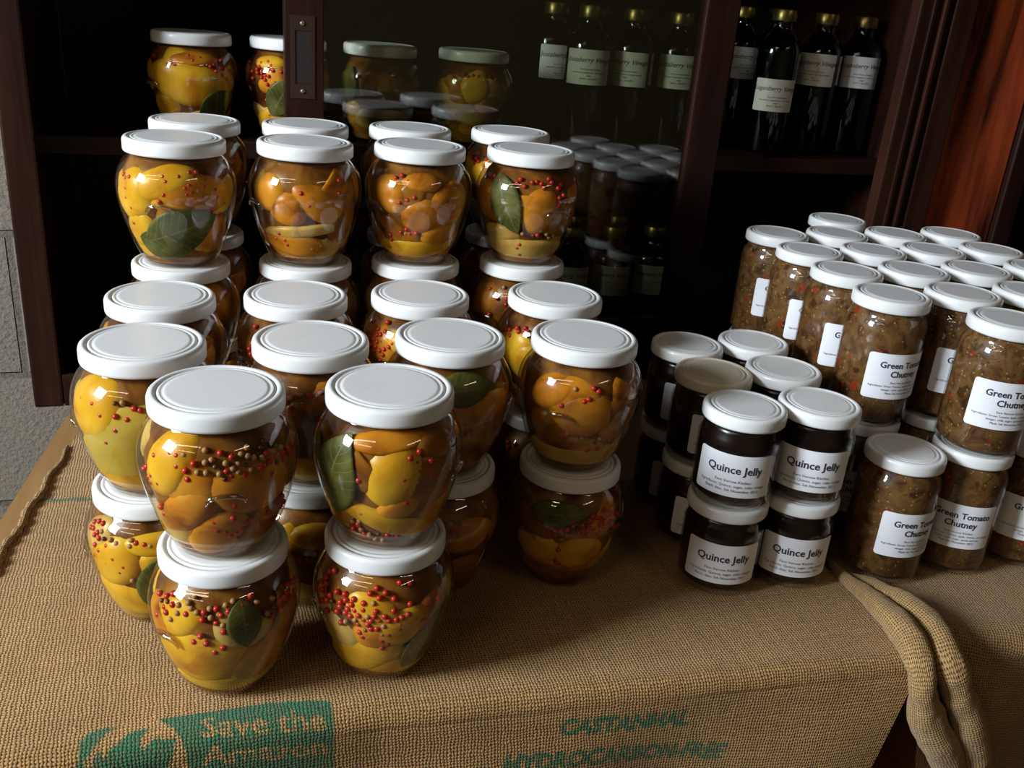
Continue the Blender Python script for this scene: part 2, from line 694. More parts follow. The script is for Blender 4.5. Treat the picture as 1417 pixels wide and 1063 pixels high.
R_ = math.radians
PAL = {'Y': ['yellow', 'yellow', 'pale', 'yellow'], 'O': ['orange', 'orange', 'brown', 'pale'], 'M': ['yellow', 'orange', 'orange', 'pale'],
       'B': ['brown', 'orange', 'brown', 'brown'], 'G': ['green', 'yellow', 'green', 'pale'], 'D': ['brown', 'yellow', 'brown', 'orange']}


def gourd(x, y, lvl, label, group, pal='M', seed=1, ear=20, lemons=(), leaves=(), pepper=(), base=0.0, fill=True, near=True):
    """az = 0 faces the camera, positive to the right as seen from it"""
    rz = math.atan2(-x, y)   # -Y axis of the jar turned towards the camera at the origin
    z0 = base + lvl * HG
    # direction to camera is (-x,-y); local -Y must map on it: rz = atan2(-x, y)
    t = thing('preserved_lemon_jar', label, 'jar', (x, y, z0), rz, group)
    rnd = random.Random(seed)
    ob_('glass_jar', G_GLASS, M['jar_glass'], t)
    ob_('lid', G_LID, M['lid'], t, (0, 0, HG - .0122), rnd.uniform(0, 6))
    for k in (0, 1):
        ob_('relief_handle', G_EAR, M['relief'], t, (0, 0, 0), R_(ear) + PI * k)
    ob_('brine', G_BRINE, M['brine'], t, (0, 0, 0), rnd.uniform(0, 6))
    k = 0
    P = PAL[pal]
    lst = list(lemons)
    if fill:
        a0 = rnd.uniform(0, 360)
        for q in range(4):
            lst.append((a0 + q * 90 + rnd.uniform(-12, 12), rnd.uniform(.020, .030), rnd.uniform(.021, .026), rnd.uniform(.015, .019), rnd.uniform(-35, 35), rnd.choice(P), 1))
        a0 += 45
        for q in range(5):
            lst.append((a0 + q * 72 + rnd.uniform(-10, 10), rnd.uniform(.060, .070), rnd.uniform(.019, .025), rnd.uniform(.017, .023), rnd.uniform(-60, 60), rnd.choice(P), 1))
    for L in lst:
        az, z, w, h, ti, mt = L[:6]
        low = len(L) > 6
        off = (.0018 + .00022 * (k % 8)) if low else .00020 * (k % 6)
        cut = rnd.choice([None, None, .45]) if low else (L[6] if len(L) > 6 else None)
        ob_('lemon_piece', lemon_me(R_(az), z, w, h, R_(ti), off, seed + k * 3.1, cut), M[mt], t)
        k += 1
    for az, z, L, Wd, ti in leaves:
        ob_('bay_leaf', leaf_me(R_(az), z, L, Wd, R_(ti)), M['leaf'], t)
    done = []
    for az, z, saz, sz, n, mixr in pepper:
        tries = 0
        c = 0
        n = max(1, round(n * .85))
        while c < n and tries < n * 14:
            tries += 1
            a = R_(az + rnd.gauss(0, saz * .85))
            Z = z + rnd.gauss(0, sz)
            if not .006 < Z < .090:
                continue
            r = prof(Z) - .0026 - rnd.choice((0, 0, 0, .0010))
            p = Vector((r * math.sin(a), -r * math.cos(a), Z))
            if any((p - q).length < .0038 for q in done):
                continue
            done.append(p)
            c += 1
            u = rnd.random()
            me = P_RED if u < mixr else (P_TAN if u < .93 else P_DARK)
            ob_('peppercorn', me, None, t, p)
    return t


# (row, stack, level): where each jar stands
GX = {
    'A1': (.006, .561), 'A2': (.113, .553),
    'B1': (-.040, .650), 'B2': (.073, .646), 'B3': (.176, .644), 'B4': (.281, .634),
    'C1': (-.031, .754), 'C2': (.073, .751), 'C3': (.176, .748), 'C4': (.295, .739),
    'D1': (-.016, .854), 'D2': (.092, .853), 'D3': (.195, .855), 'D4': (.301, .852),
    'E1': (.001, .963), 'E2': (.104, .961), 'E3': (.209, .965), 'E4': (.317, .967)}
ORD = {'1': 'leftmost stack', '2': 'second stack from left', '3': 'third stack from left', '4': 'rightmost stack'}
ROW = {'A': 'the front row', 'B': 'the second row', 'C': 'the third row', 'D': 'the tall front row', 'E': 'the cabinet row'}
RGRP = {'A': 'lemon jars in the front row', 'B': 'lemon jars in the second row', 'C': 'lemon jars in the third row', 'D': 'lemon jars stacked three high', 'E': 'lemon jars stacked against the cabinet', 'F': 'lemon jars on the cabinet shelf'}
# key: stack + level (0 = bottom). lemons: (azimuth, z, half width, half height, tilt, colour)
SPEC = {
    'A11': dict(txt='lemon jar with tan and red peppercorns, upper of the front left stack', pal='M', ear=3,
                lemons=[(-46, .068, .026, .020, 62, 'yellow'), (-28, .045, .030, .017, 48, 'orange'), (28, .058, .028, .024, -10, 'orange'), (-2, .030, .026, .020, 60, 'orange'), (38, .026, .024, .018, 10, 'brown'), (-60, .028, .024, .02, 40, 'pale'), (80, .06, .024, .022, 0, 'brown')],
                pepper=[(12, .078, 20, .0030, 34, .25), (28, .073, 22, .003, 22, .75), (-58, .064, 9, .007, 9, 1), (-36, .079, 8, .003, 7, .8), (16, .026, 15, .0035, 26, .85), (-52, .034, 8, .006, 5, 1), (5, .046, 6, .004, 2, 1), (62, .04, 12, .01, 5, .8)]),
    'A10': dict(txt='lemon jar with a hanging pointed leaf, bottom of the front left stack', pal='Y', ear=-52,
                lemons=[(-30, .045, .030, .030, 20, 'yellow'), (34, .040, .024, .030, -25, 'orange'), (0, .018, .030, .013, 0, 'yellow'), (70, .05, .024, .03, 0, 'brown'), (-70, .06, .02, .026, 0, 'orange')],
                leaves=[(13, .069, .034, .023, -86)],
                pepper=[(-10, .079, 26, .0028, 34, .55), (20, .073, 14, .004, 14, .7), (-20, .062, 8, .003, 3, 1), (-4, .054, 4, .003, 2, 1), (60, .074, 14, .004, 10, .7), (-55, .078, 8, .003, 10, .8)]),
    'A21': dict(txt='lemon jar with dark leaf and bright lemon, upper of the second front stack', pal='B', ear=72,
                lemons=[(6, .062, .026, .023, 78, 'yellow'), (-8, .030, .034, .013, -22, 'yellow'), (45, .058, .026, .026, 60, 'brown'), (60, .03, .024, .02, 10, 'orange'), (14, .042, .022, .014, 40, 'orange'), (-4, .083, .026, .009, 4, 'orange'), (48, .078, .022, .012, -10, 'brown'), (-62, .03, .02, .02, 0, 'brown')],
                leaves=[(-47, .058, .064, .040, 72), (-70, .056, .050, .030, 100)],
                pepper=[(-22, .060, 1, .0005, 1, 1), (14, .056, 2, .001, 1, 0), (-24, .033, 2, .001, 1, 0), (-38, .022, 14, .003, 18, .1), (30, .070, 14, .006, 8, .6), (0, .014, 18, .002, 10, .3), (40, .045, 14, .010, 7, .9)]),
    'A20': dict(txt='lemon jar with peppercorns spilling down yellow lemon, bottom of second front stack', pal='Y', ear=-66,
                lemons=[(-18, .032, .030, .022, 35, 'yellow'), (20, .056, .026, .020, 25, 'yellow'), (-48, .046, .022, .020, -30, 'pale'), (4, .020, .028, .014, -10, 'yellow'), (-5, .050, .020, .018, 0, 'orange'), (50, .06, .022, .022, 20, 'orange')],
                leaves=[(48, .040, .060, .034, 58)],
                pepper=[(-55, .070, 12, .007, 26, .95), (-22, .066, 12, .006, 24, .6), (-6, .060, 8, .006, 20, .75), (0, .052, 4, .005, 6, .8), (10, .064, 9, .002, 8, .4), (40, .066, 8, .005, 6, .8), (-5, .082, 20, .003, 9, .9)]),
    'B11': dict(txt='pale cloudy lemon jar with glass knob at its side, far left, upper', pal='G', ear=-88,
                lemons=[(-55, .066, .026, .026, 55, 'yellow'), (-12, .052, .038, .034, 40, 'green'), (0, .022, .036, .018, 0, 'yellow'), (35, .05, .026, .032, 20, 'green'), (-70, .035, .02, .02, 0, 'yellow')],
                pepper=[(-25, .072, 14, .004, 6, .9), (-38, .052, 9, .006, 5, 1), (0, .078, 26, .003, 12, .6), (0, .038, 14, .008, 3, 1)]),
    'B10': dict(txt='lemon jar with broad leaf on yellow peel, far left, at table level', pal='Y', ear=-95,
                lemons=[(-45, .060, .026, .024, 50, 'yellow'), (-48, .030, .028, .022, -20, 'yellow'), (-20, .022, .03, .018, 20, 'pale'), (0, .075, .024, .012, 0, 'yellow')],
                leaves=[(4, .050, .058, .036, 66)],
                pepper=[(-52, .068, 7, .006, 14, .8), (-10, .078, 16, .002, 12, .2), (-30, .058, 5, .004, 4, .8), (-60, .080, 10, .003, 8, .8)]),
    'B21': dict(pal='D', ear=-60, pepper=[(22, .064, 14, .006, 26, .7), (-10, .076, 20, .003, 14, .7)], lemons=[(10, .072, .026, .012, 10, 'orange')]),
    'B20': dict(pal='Y', ear=-60, pepper=[(10, .060, 16, .003, 16, .9)], lemons=[(5, .072, .024, .014, 0, 'yellow')]),
    'B31': dict(txt='dark orange lemon jar with leaf below its lid, behind the front stacks', pal='B', ear=80,
                lemons=[(20, .060, .034, .018, 12, 'orange'), (20, .030, .030, .020, -10, 'brown'), (60, .05, .022, .028, 0, 'brown')], leaves=[(18, .080, .046, .024, 6)],
                pepper=[(18, .046, 14, .006, 9, .7)]),
    'B30': dict(pal='D', ear=120, lemons=[(30, .062, .026, .020, 0, 'orange'), (25, .03, .024, .02, 30, 'brown')], pepper=[(10, .068, 16, .005, 8, .6)]),
    'B41': dict(txt='brownish orange lemon jar, upper of the stack nearest the quince jelly', pal='O', ear=-14,
                lemons=[(10, .058, .026, .024, 10, 'orange'), (-30, .070, .022, .017, 30, 'orange'), (-32, .044, .022, .018, -30, 'brown'), (6, .020, .034, .013, 0, 'pale'), (52, .055, .024, .028, 0, 'brown')],
                pepper=[(6, .076, 10, .004, 6, .8), (-10, .066, 6, .004, 3, 1), (10, .037, 22, .002, 14, .2), (35, .028, 10, .006, 4, .9)]),
    'B40': dict(txt='shaded lemon jar with two yellow halves, table level, nearest the quince jelly', pal='D', ear=-40,
                lemons=[(22, .044, .022, .024, 70, 'yellow'), (-30, .045, .022, .024, 80, 'yellow'), (0, .02, .03, .012, 0, 'brown')], leaves=[(-6, .078, .052, .020, 5)],
                pepper=[(14, .066, 16, .004, 26, .95), (48, .070, 12, .006, 16, .9), (-2, .05, 3, .012, 5, .6)]),
    'C11': dict(pal='M', ear=-20, pepper=[(-40, .079, 12, .003, 10, 1), (20, .076, 18, .004, 16, .7)], lemons=[(-50, .078, .016, .010, 0, 'yellow'), (20, .074, .026, .014, 0, 'brown')]),
    'C21': dict(pal='B', ear=-55, pepper=[(-50, .072, 8, .005, 9, .9), (30, .074, 14, .004, 18, .6)], lemons=[(30, .070, .026, .016, 0, 'orange'), (-12, .084, .02, .008, 0, 'yellow')]),
    'C31': dict(pal='M', ear=-30, pepper=[(-45, .070, 14, .007, 34, .8), (-20, .078, 10, .003, 8, .7)], lemons=[(-14, .074, .020, .014, 0, 'yellow'), (-55, .05, .02, .02, 0, 'brown')]),
    'C41': dict(txt='lemon jar with one yellow lemon at its left, upper, right end of third row', pal='Y', ear=0,
                lemons=[(-30, .056, .022, .024, 10, 'yellow'), (10, .070, .024, .014, 0, 'orange')], pepper=[(-50, .078, 8, .003, 6, 1), (-22, .080, 10, .003, 8, .9)]),
    'D12': dict(txt='lemon jar with wide green leaf along its bottom, top of a tall stack', pal='Y', ear=-17,
                lemons=[(-55, .062, .026, .024, 60, 'yellow'), (-20, .072, .028, .017, 20, 'yellow'), (22, .066, .032, .020, -10, 'orange'), (-50, .038, .022, .020, 70, 'yellow'), (44, .034, .020, .024, 20, 'orange'), (0, .05, .02, .02, 0, 'orange')],
                leaves=[(2, .036, .066, .040, 22), (-20, .022, .044, .026, -14)],
                pepper=[(10, .080, 22, .003, 12, .9), (22, .068, 11, .004, 16, .85), (-54, .055, 4, .008, 6, .9), (-16, .062, 5, .004, 2, 1), (46, .06, 6, .008, 5, .8), (-58, .076, 5, .004, 4, 1)]),
    'D22': dict(txt='lemon jar with orange quarters over pale pith, top of second tall stack', pal='O', ear=-62,
                lemons=[(-20, .056, .020, .020, 20, 'orange'), (20, .060, .028, .020, -30, 'orange'), (-45, .066, .02, .02, 40, 'orange'), (-30, .026, .030, .016, -12, 'orange'), (0, .036, .034, .008, 8, 'pale'), (20, .020, .024, .014, 0, 'pale'), (50, .05, .02, .03, 0, 'brown')],
                pepper=[(12, .070, 22, .004, 7, .8), (-30, .026, 5, .003, 5, 1), (30, .022, 18, .005, 12, .1)]),
    'D32': dict(txt='lemon jar of rounded orange wedges, top of third tall stack from left', pal='O', ear=-55,
                lemons=[(-36, .066, .022, .020, -40, 'orange'), (4, .078, .020, .011, 0, 'orange'), (6, .052, .022, .022, 60, 'orange'), (40, .060, .024, .024, 30, 'orange'), (-2, .020, .030, .013, 4, 'yellow'), (-36, .040, .020, .012, -30, 'brown'), (34, .034, .022, .016, 20, 'orange')],
                pepper=[(0, .066, 14, .004, 5, .9), (10, .034, 30, .002, 10, .7), (-40, .022, 6, .004, 5, .8), (-20, .082, 12, .002, 5, 1)]),
    'D42': dict(txt='lemon jar with upright green leaf beside a round lemon, on the last tall stack', pal='M', ear=38,
                lemons=[(18, .058, .026, .022, 82, 'orange'), (-55, .06, .022, .026, 60, 'orange'), (0, .020, .034, .014, 0, 'pale'), (55, .05, .02, .03, 90, 'brown'), (-40, .032, .022, .014, 0, 'pale')],
                leaves=[(-24, .060, .058, .032, -66)],
                pepper=[(0, .082, 26, .002, 16, .95), (-6, .018, 10, .003, 7, 1), (-55, .068, 5, .003, 4, 1), (44, .07, 8, .006, 10, .9), (20, .034, 14, .003, 8, .2)]),
    'E42': dict(pal='Y', ear=30, pepper=[(-45, .078, 12, .003, 10, 1)], lemons=[(-40, .064, .018, .018, 0, 'yellow'), (-20, .07, .02, .015, 0, 'yellow')]),
    'E12': dict(pal='B', ear=30, pepper=[(30, .07, 10, .005, 6, .5)]),
}
seen = {'A': 2, 'B': 2, 'C': 2, 'D': 3, 'E': 3}
LV2 = {0: 'at the bottom of', 1: 'on top of'}
LV3 = {0: 'at the bottom of', 1: 'in the middle of', 2: 'on top of'}
GEN = {
    'B21': 'lemon jar with peppercorns at right shoulder, upper, second in the second row',
    'B20': 'lemon jar glimpsed low between the two front stacks, lid bluish in shade',
    'B30': 'shaded lemon jar under the leafy dark orange jar, behind second front stack',
    'C11': 'lemon jar with pink peppercorns by the lid, upper, left end of third row',
    'C21': 'lemon jar with dark brown contents, upper, second from left in third row',
    'C31': 'lemon jar with red peppercorns down its left, upper, third in the third row',
}
n = 0
for key, (x, y) in GX.items():
    lv = seen[key[0]]
    for L in range(lv):
        k = key + str(L)
        sp = dict(SPEC.get(k, {}))
        txt = sp.pop('txt', None) or GEN.get(k) or ('lemon jar %s the %s in %s' % ((LV2 if lv == 2 else LV3)[L], ORD[key[1]], ROW[key[0]]))
        n += 1
        if 'pepper' not in sp:
            sp['pepper'] = [(-20, .078, 26, .004, 10, .7), (10, .06, 30, .01, 6, .8)]
        sp.setdefault('pal', 'MOBD'[n % 4])
        sp.setdefault('ear', (n * 47) % 120 - 60)
        jx, jy = x, y
        if k in ('A10',):
            jy -= .002
        gourd(jx, jy, L, txt, RGRP[key[0]], seed=n * 13 + 5, **sp)

SHELF = .2815
FX = [(.002, 1.130), (.104, 1.131), (.206, 1.128), (.318, 1.132)]
FS = [dict(txt='lemon jar with one big bright lemon, leftmost on the cabinet shelf', pal='Y', ear=-62, lemons=[(-8, .058, .038, .027, -12, 'yellow'), (-50, .035, .02, .02, 0, 'yellow'), (0, .080, .026, .010, 0, 'orange'), (10, .022, .02, .013, 20, 'pale')], leaves=[(34, .036, .044, .032, 30)], pepper=[(30, .072, 10, .005, 12, .9), (-20, .080, 20, .003, 8, .6)]),
      dict(txt='lemon jar half hidden behind the narrow door stile on the cabinet shelf', pal='M', ear=-70, lemons=[(-36, .024, .024, .020, 30, 'yellow'), (-30, .080, .02, .01, 0, 'yellow')], leaves=[(-10, .048, .05, .032, 60)], pepper=[(-36, .072, 14, .005, 26, .95), (-28, .032, 3, .006, 4, 1)]),
      dict(txt='lemon jar with a dark leaf, seen through the glass door beside its stile', pal='B', ear=10, lemons=[(-50, .036, .022, .016, 70, 'yellow'), (20, .06, .024, .022, 0, 'brown'), (0, .03, .03, .018, 0, 'pale')], leaves=[(-48, .064, .04, .03, 80)], pepper=[(0, .07, 20, .006, 12, .9)]),
      dict(txt='lemon jar with a pale wedge, rightmost lemon jar behind the glass door', pal='M', ear=30, lemons=[(6, .066, .022, .022, 70, 'yellow'), (-20, .042, .036, .016, -24, 'pale'), (30, .05, .02, .02, 0, 'orange'), (-50, .06, .02, .02, 0, 'yellow')], pepper=[(-5, .036, 12, .003, 10, .8), (10, .08, 20, .002, 8, .7)])]
for i, (x, y) in enumerate(FX):
    sp = dict(FS[i])
    gourd(x, y, 0, sp.pop('txt'), RGRP['F'], seed=400 + i, base=SHELF, **sp)

# ---------------------------------------------------------------- straight jars: chutney and quince jelly


def jar_profile(R, Hh, rn):
    return [(0, .0018), (R * .55, .0014), (R * .80, .0), (R * .90, .0005), (R * .965, .0028), (R, .0065), (R, Hh - .0300), (R * .992, Hh - .0262), (R * .965, Hh - .0225), (R * .925, Hh - .0190),
            (rn + .0006, Hh - .0165), (rn, Hh - .0145), (rn, Hh - .009)]


def curved_label(name, R, w, z0, z1, cr=.003):
    cols = 40
    vs, fs = [], []
    nz = 7
    for i in range(cols + 1):
        x = -w / 2 + w * (.5 - .5 * math.cos(PI * i / cols))
        d = w / 2 - abs(x)
        ins = cr - math.sqrt(max(0, cr * cr - (cr - d) ** 2)) if d < cr else 0
        a = x / R
        for j in range(nz + 1):
            z = z0 + ins + (z1 - z0 - 2 * ins) * j / nz
            vs.append((R * math.sin(a), -R * math.cos(a), z))
    for i in range(cols):
        for j in range(nz):
            a = i * (nz + 1) + j
            fs.append((a, a + nz + 1, a + nz + 2, a + 1))
    return me_(name, vs, fs)


def label_text(name, R, lines):
    """lines: (text, size, x, z, shear, bold)"""
    V, F = [], []
    for body, size, x, z, sh, bold in lines:
        vs, fs = text_raw(body, size, sh, bold)
        o = len(V)
        for a, b, c in vs:
            th = (a + x) / R
            V.append((R * math.sin(th), -R * math.cos(th), z + b))
        F += [tuple(i + o for i in f) for f in fs]
    return me_(name, V, F, False)


def turned(x, y, deg):
    return math.atan2(-x, y) + R_(deg)


RQ, HQ, RK, HK = .0336, .0813, .0356, .1171
RL = .0337
Q_GLASS = lathe('jelly_glass', jar_profile(RQ, HQ, .0308), 64)
Q_FILL = lathe('jelly_fill', [(0, .004), (RQ * .8, .0035), (RQ - .0016, .008), (RQ - .0014, HQ - .0295), (RQ * .93, HQ - .0215), (.0290, HQ - .0168), (.0290, HQ - .0128), (0, HQ - .0128)], 48)
K_GLASS = lathe('chutney_glass', jar_profile(RK, HK, .0312), 64)
K_FILL = lathe('chutney_fill', [(0, .004), (RK * .8, .0035), (RK - .0016, .008), (RK - .0014, HK - .0295), (RK * .93, HK - .0215), (.0296, HK - .0168), (.0296, HK - .0120), (0, HK - .0120)], 48)
S_LID = lid_me('straight_lid', RL, .0112)
Q_LAB = curved_label('quince_label', RQ + .00025, .066, .0135, .0505)
Q_TXT = label_text('quince_lettering', RQ + .00045, [('Quince Jelly', .0094, 0, .0345, 0, .00022), ('Fern Verrow Kitchen', .0034, 0, .0262, 0, 0),
                   ('Ingredients: Quince, sugar, cider vinegar', .0034, 0, .0222, 0, 0), ('Batch date: 5th November 2013', .0034, 0, .0182, 0, 0)])
K_LAB = curved_label('chutney_label', RK + .00025, .066, .029, .0715)
K_TXT = label_text('chutney_lettering', RK + .00045, [('Green Tomato', .0080, .002, .0585, 0, .00020), ('Chutney', .0080, .002, .0502, 0, .00020), ('Fern Verrow Kitchen', .0028, .002, .0438, 0, 0),
                   ('Ingredients: Green Tomato, apple, onions, red pepper,', .0027, .001, .0405, 0, 0), ('vinegar, chilli, sugar, spices and salt', .0027, .002, .0372, 0, 0), ('Made 5th November 2013', .0028, .002, .0338, 0, 0)])


def straight(kind, x, y, lvl, deg, label, group, lid='lid'):
    H = HQ if kind == 'q' else HK
    t = thing('quince_jelly_jar' if kind == 'q' else 'chutney_jar', label, 'jar', (x, y, lvl * H), turned(x, y, deg), group)
    ob_('glass_jar', Q_GLASS if kind == 'q' else K_GLASS, M['clear'], t)
    o = ob_('lid', S_LID, M['lid'], t, (0, 0, H - .0112), random.uniform(0, 6))
    if lid != 'lid':
        o.data = S_LID.copy()
        o.data.materials.clear()
        o.data.materials.append(M[lid])
        o['label'] = 'white lid coloured as in warm shade'
    if kind == 'q':
        ob_('jelly', Q_FILL, M['jelly'], t)
        l = ob_('paper_label', Q_LAB, M['paper'], t)
        ob_('lettering', Q_TXT, M['print'], l)
    else:
        ob_('chutney', K_FILL, M['chutney'], t, rz=random.uniform(0, 6))
        l = ob_('paper_label', K_LAB, M['paper'], t)
        ob_('lettering', K_TXT, M['print'], l)
    return t


QG = 'quince jelly jars'
for nm, x, y, L, deg, txt, lid in (
        ('Q5', .4125, .598, 1, 2, 'quince jelly jar, front left of the upper layer, its whole label in view', 'lid'),
        ('Q6', .4815, .595, 1, 10, 'quince jelly jar, front right of the upper layer, label running off its right side', 'lid'),
        ('Q3', .424, .6705, 1, 36, 'quince jelly jar with shade-tinted white lid behind the front left upper one', 'lid_warm_shade'),
        ('Q4', .494, .669, 1, 10, 'quince jelly jar, upper layer, middle of the right-hand column', 'lid'),
        ('Q1', .4335, .739, 1, 30, 'quince jelly jar, upper layer, rear of the left-hand column by the lemon jars', 'lid'),
        ('Q2', .505, .739, 1, 10, 'quince jelly jar, upper layer, rear of the right-hand column', 'lid'),
        ('q5', .412, .597, 0, 10, 'quince jelly jar at table level, front left, whole label in view', 'lid'),
        ('q6', .480, .594, 0, 18, 'quince jelly jar at table level, front right beside the chutney', 'lid'),
        ('q3', .424, .670, 0, 30, 'quince jelly jar at table level under the one with the shade-tinted lid', 'lid'),
        ('q4', .493, .668, 0, 10, 'quince jelly jar at table level, middle of the right-hand column', 'lid'),
        ('q1', .4335, .739, 0, 30, 'quince jelly jar at table level, rear of the left-hand column', 'lid'),
        ('q2', .505, .739, 0, 10, 'quince jelly jar at table level, rear of the right-hand column', 'lid')):
    straight('q', x, y, L, deg, txt, QG, lid)
KGRP = 'green tomato chutney jars'
KX = {'a1': (.606, .880, 32), 'a2': (.5985, .807, 37), 'a3': (.591, .734, 38), 'a4': (.584, .659, 42),
      'b5': (.6465, .585, 31), 'b0': (.734, .949, 20), 'b1': (.683, .879, 20), 'b2': (.6765, .806, 20), 'b3': (.669, .733, 20), 'b4': (.663, .6585, 38),
      'c1': (.763, .879, 20), 'c2': (.755, .807, 20), 'c3': (.7465, .733, 20), 'c4': (.743, .6585, 20), 'd1': (.843, .880, 20), 'd2': (.836, .808, 20), 'd3': (.829, .734, 20)}
KC = {'a': 'column nearest the quince jelly', 'b': 'second column from the left', 'c': 'third column from the left', 'd': 'column at the right edge'}
KR = {'0': 'single jar behind the back row', '1': 'back row', '2': 'second row from the back', '3': 'third row from the back', '4': 'fourth row from the back', '5': 'frontmost'}
for k, (x, y, d) in KX.items():
    if k == 'b5':
        t1, t0 = 'chutney jar with its label brightly lit, frontmost of the upper layer', 'chutney jar at table level under the brightly lit one, label facing front'
        d0 = 10
    elif k == 'a4':
        t1, t0 = 'chutney jar, upper layer, label half out of sight, nearest the front quince jars', 'chutney jar at table level behind the single uncovered lid, nearest the quince jelly'
        d0 = 10
    elif k == 'b0':
        t1, t0 = 'chutney jar of the upper layer standing alone behind the back row', 'chutney jar at table level standing alone behind the back row'
        d0 = 10
    else:
        t1 = 'chutney jar, upper layer, %s, %s' % (KR[k[1]], KC[k[0]])
        t0 = 'chutney jar, lower layer, %s, %s' % (KR[k[1]], KC[k[0]])
        d0 = 10
    straight('k', x, y, 1, d, t1, KGRP)
    straight('k', x, y, 0, d0, t0, KGRP)
straight('k', .5735, .5855, 0, 45, 'chutney jar with nothing on its lid, front left at table level', KGRP)
straight('k', .7225, .583, 0, 28, 'chutney jar cut by the right edge of the photo, table level', KGRP)

# ---------------------------------------------------------------- vinegar bottles
RB = .0290


def bottle_set(hz, title, lz):
    s = hz / .170
    P = [(0, .003), (.018, .002), (.024, .0), (.0275, .001), (RB, .004), (RB, .118 * s), (.0284, .125 * s), (.0262, .131 * s), (.0215, .1375 * s), (.0165, .1425 * s), (.0135, .147 * s), (.0128, .152 * s), (.0128, hz - .0145), (.0138, hz - .013), (.0138, hz - .004), (0, hz - .004)]
    g = lathe('bottle_glass', P, 40)
    f = lathe('bottle_fill', [(0, .0035), (.024, .003), (RB - .0014, .006), (RB - .0014, .117 * s), (.0268, .125 * s), (.0205, .136 * s), (.0125, .144 * s), (.0115, .148 * s), (0, .148 * s)], 32)
    c = lathe('bottle_cap', [(.0142, hz - .0150), (.0156, hz - .0150), (.0158, hz - .014), (.0158, hz - .0015), (.0150, hz - .0004), (.0135, hz), (0, hz)], 36)
    l = curved_label('bottle_label', RB + .00025, .060, lz, lz + .041, .002)
    t = label_text('bottle_lettering', RB + .00045, [(title, .0082, .001, lz + .0265, .35, .00004), ('Fern Verrow Kitchen', .0030, .002, lz + .0172, 0, 0), ('Ingredients: ' + title.split()[0] + 's, cider vinegar,', .0028, .001, lz + .0135, 0, 0), ('sugar', .0028, .001, lz + .0100, 0, 0), ('Batch 1  July 2013', .0030, .001, lz + .0062, 0, 0)])
    return g, f, c, l, t


BJ = bottle_set(.1685, 'Jostaberry Vinegar', .0770)
BL = bottle_set(.1830, 'Loganberry Vinegar', .0905)
BLOW = bottle_set(.1830, 'Loganberry Vinegar', .0560)


def bottle(kit, x, y, z, deg, label, group, lab=True):
    t = thing('vinegar_bottle', label, 'bottle', (x, y, z), turned(x, y, deg), group)
    ob_('glass_bottle', kit[0], M['bottle'], t)
    ob_('vinegar', kit[1], M['vinegar'], t)
    ob_('cap', kit[2], M['gold'], t)
    l = ob_('paper_label', kit[3], M['paper_warm'], t)
    ob_('lettering', kit[4], M['print'], l)
    return t


SB = .2795
g1, g2, g3 = 'vinegar bottles behind the glass door', 'vinegar bottles in the open end of the cabinet', 'vinegar bottles on the cabinet floor'
bottle(BJ, .4700, 1.150, SB, 5, 'vinegar bottle behind the door glass, full label visible, left of front three', g1)
bottle(BJ, .5330, 1.156, SB, -14, 'vinegar bottle behind the door glass, label turned left, middle of front three', g1)
bottle(BJ, .5985, 1.160, SB, 10, 'vinegar bottle behind the door glass, label cut off by the right door stile', g1)
bottle(BJ, .4470, 1.213, SB, 25, 'vinegar bottle behind the door glass, a strip of label left of the front three', g1)
bottle(BJ, .5080, 1.216, SB, 80, 'rear vinegar bottle behind the door glass, left gap of the front three', g1)
bottle(BJ, .5720, 1.222, SB, 80, 'rear vinegar bottle behind the door glass, right gap of the front three', g1)
bottle(BLOW, .7420, 1.152, SB, 12, 'vinegar bottle with its label stuck low, front of the open end', g2)
bottle(BL, .8170, 1.165, SB, -12, 'vinegar bottle with high label turned left, middle of the open end', g2)
bottle(BL, .8835, 1.170, SB, 16, 'vinegar bottle with high label, rightmost in the open end', g2)
bottle(BL, .7220, 1.220, SB, 30, 'rear vinegar bottle in the open end, dim strip of label beside the door stile', g2)
bottle(BL, .7830, 1.228, SB, 90, 'rear vinegar bottle in the open end, behind the low and high labels', g2)
bottle(BJ, .4750, 1.150, .0065, 4, 'vinegar bottle on the cabinet floor, left of three seen through the glass', g3)
bottle(BJ, .5370, 1.152, .0065, 4, 'vinegar bottle on the cabinet floor, middle of three seen through the glass', g3)
bottle(BJ, .5990, 1.154, .0065, 10, 'vinegar bottle on the cabinet floor, right of three seen through the glass', g3)
bottle(BJ, .5060, 1.215, .0065, 80, 'rear vinegar bottle on the cabinet floor, behind the left pair', g3)
bottle(BJ, .5700, 1.217, .0065, 80, 'rear vinegar bottle on the cabinet floor, behind the right pair', g3)

# ---------------------------------------------------------------- display cabinet
CY0, CY1 = 1.030, 1.400
cab = thing('display_cabinet', 'dark mahogany cabinet standing open at both ends behind the jars', 'cabinet', (0, 0, 0))
TOPZ = .66
box('side_panel', (-.177, CY0 + .02, .0), (-.157, CY1, TOPZ), M['cab'], cab)
box('side_panel', (.916, CY0 + .02, .0), (.934, CY1, TOPZ), M['cab'], cab)
box('stile', (-.177, CY0, .0), (-.148, CY0 + .0195, TOPZ), M['cab'], cab, .0025)
s = box('stile', (.852, CY0, .0), (.900, CY0 + .0195, TOPZ), M['cab'], cab, .0025)
for x0, x1, d in ((.868, .874, .004), (.883, .889, .006)):
    box('moulding', (x0, CY0 - d, .0), (x1, CY0 + .001, TOPZ), M['cab'], s, .0015)
box('corner_post', (.9005, CY0 - .004, .0), (.934, CY0 + .0195, TOPZ), M['cab'], cab, .002)
box('bottom_rail', (-.1478, CY0 + .001, .0), (.8518, CY0 + .0185, .037), M['cab_h'], cab, .002)
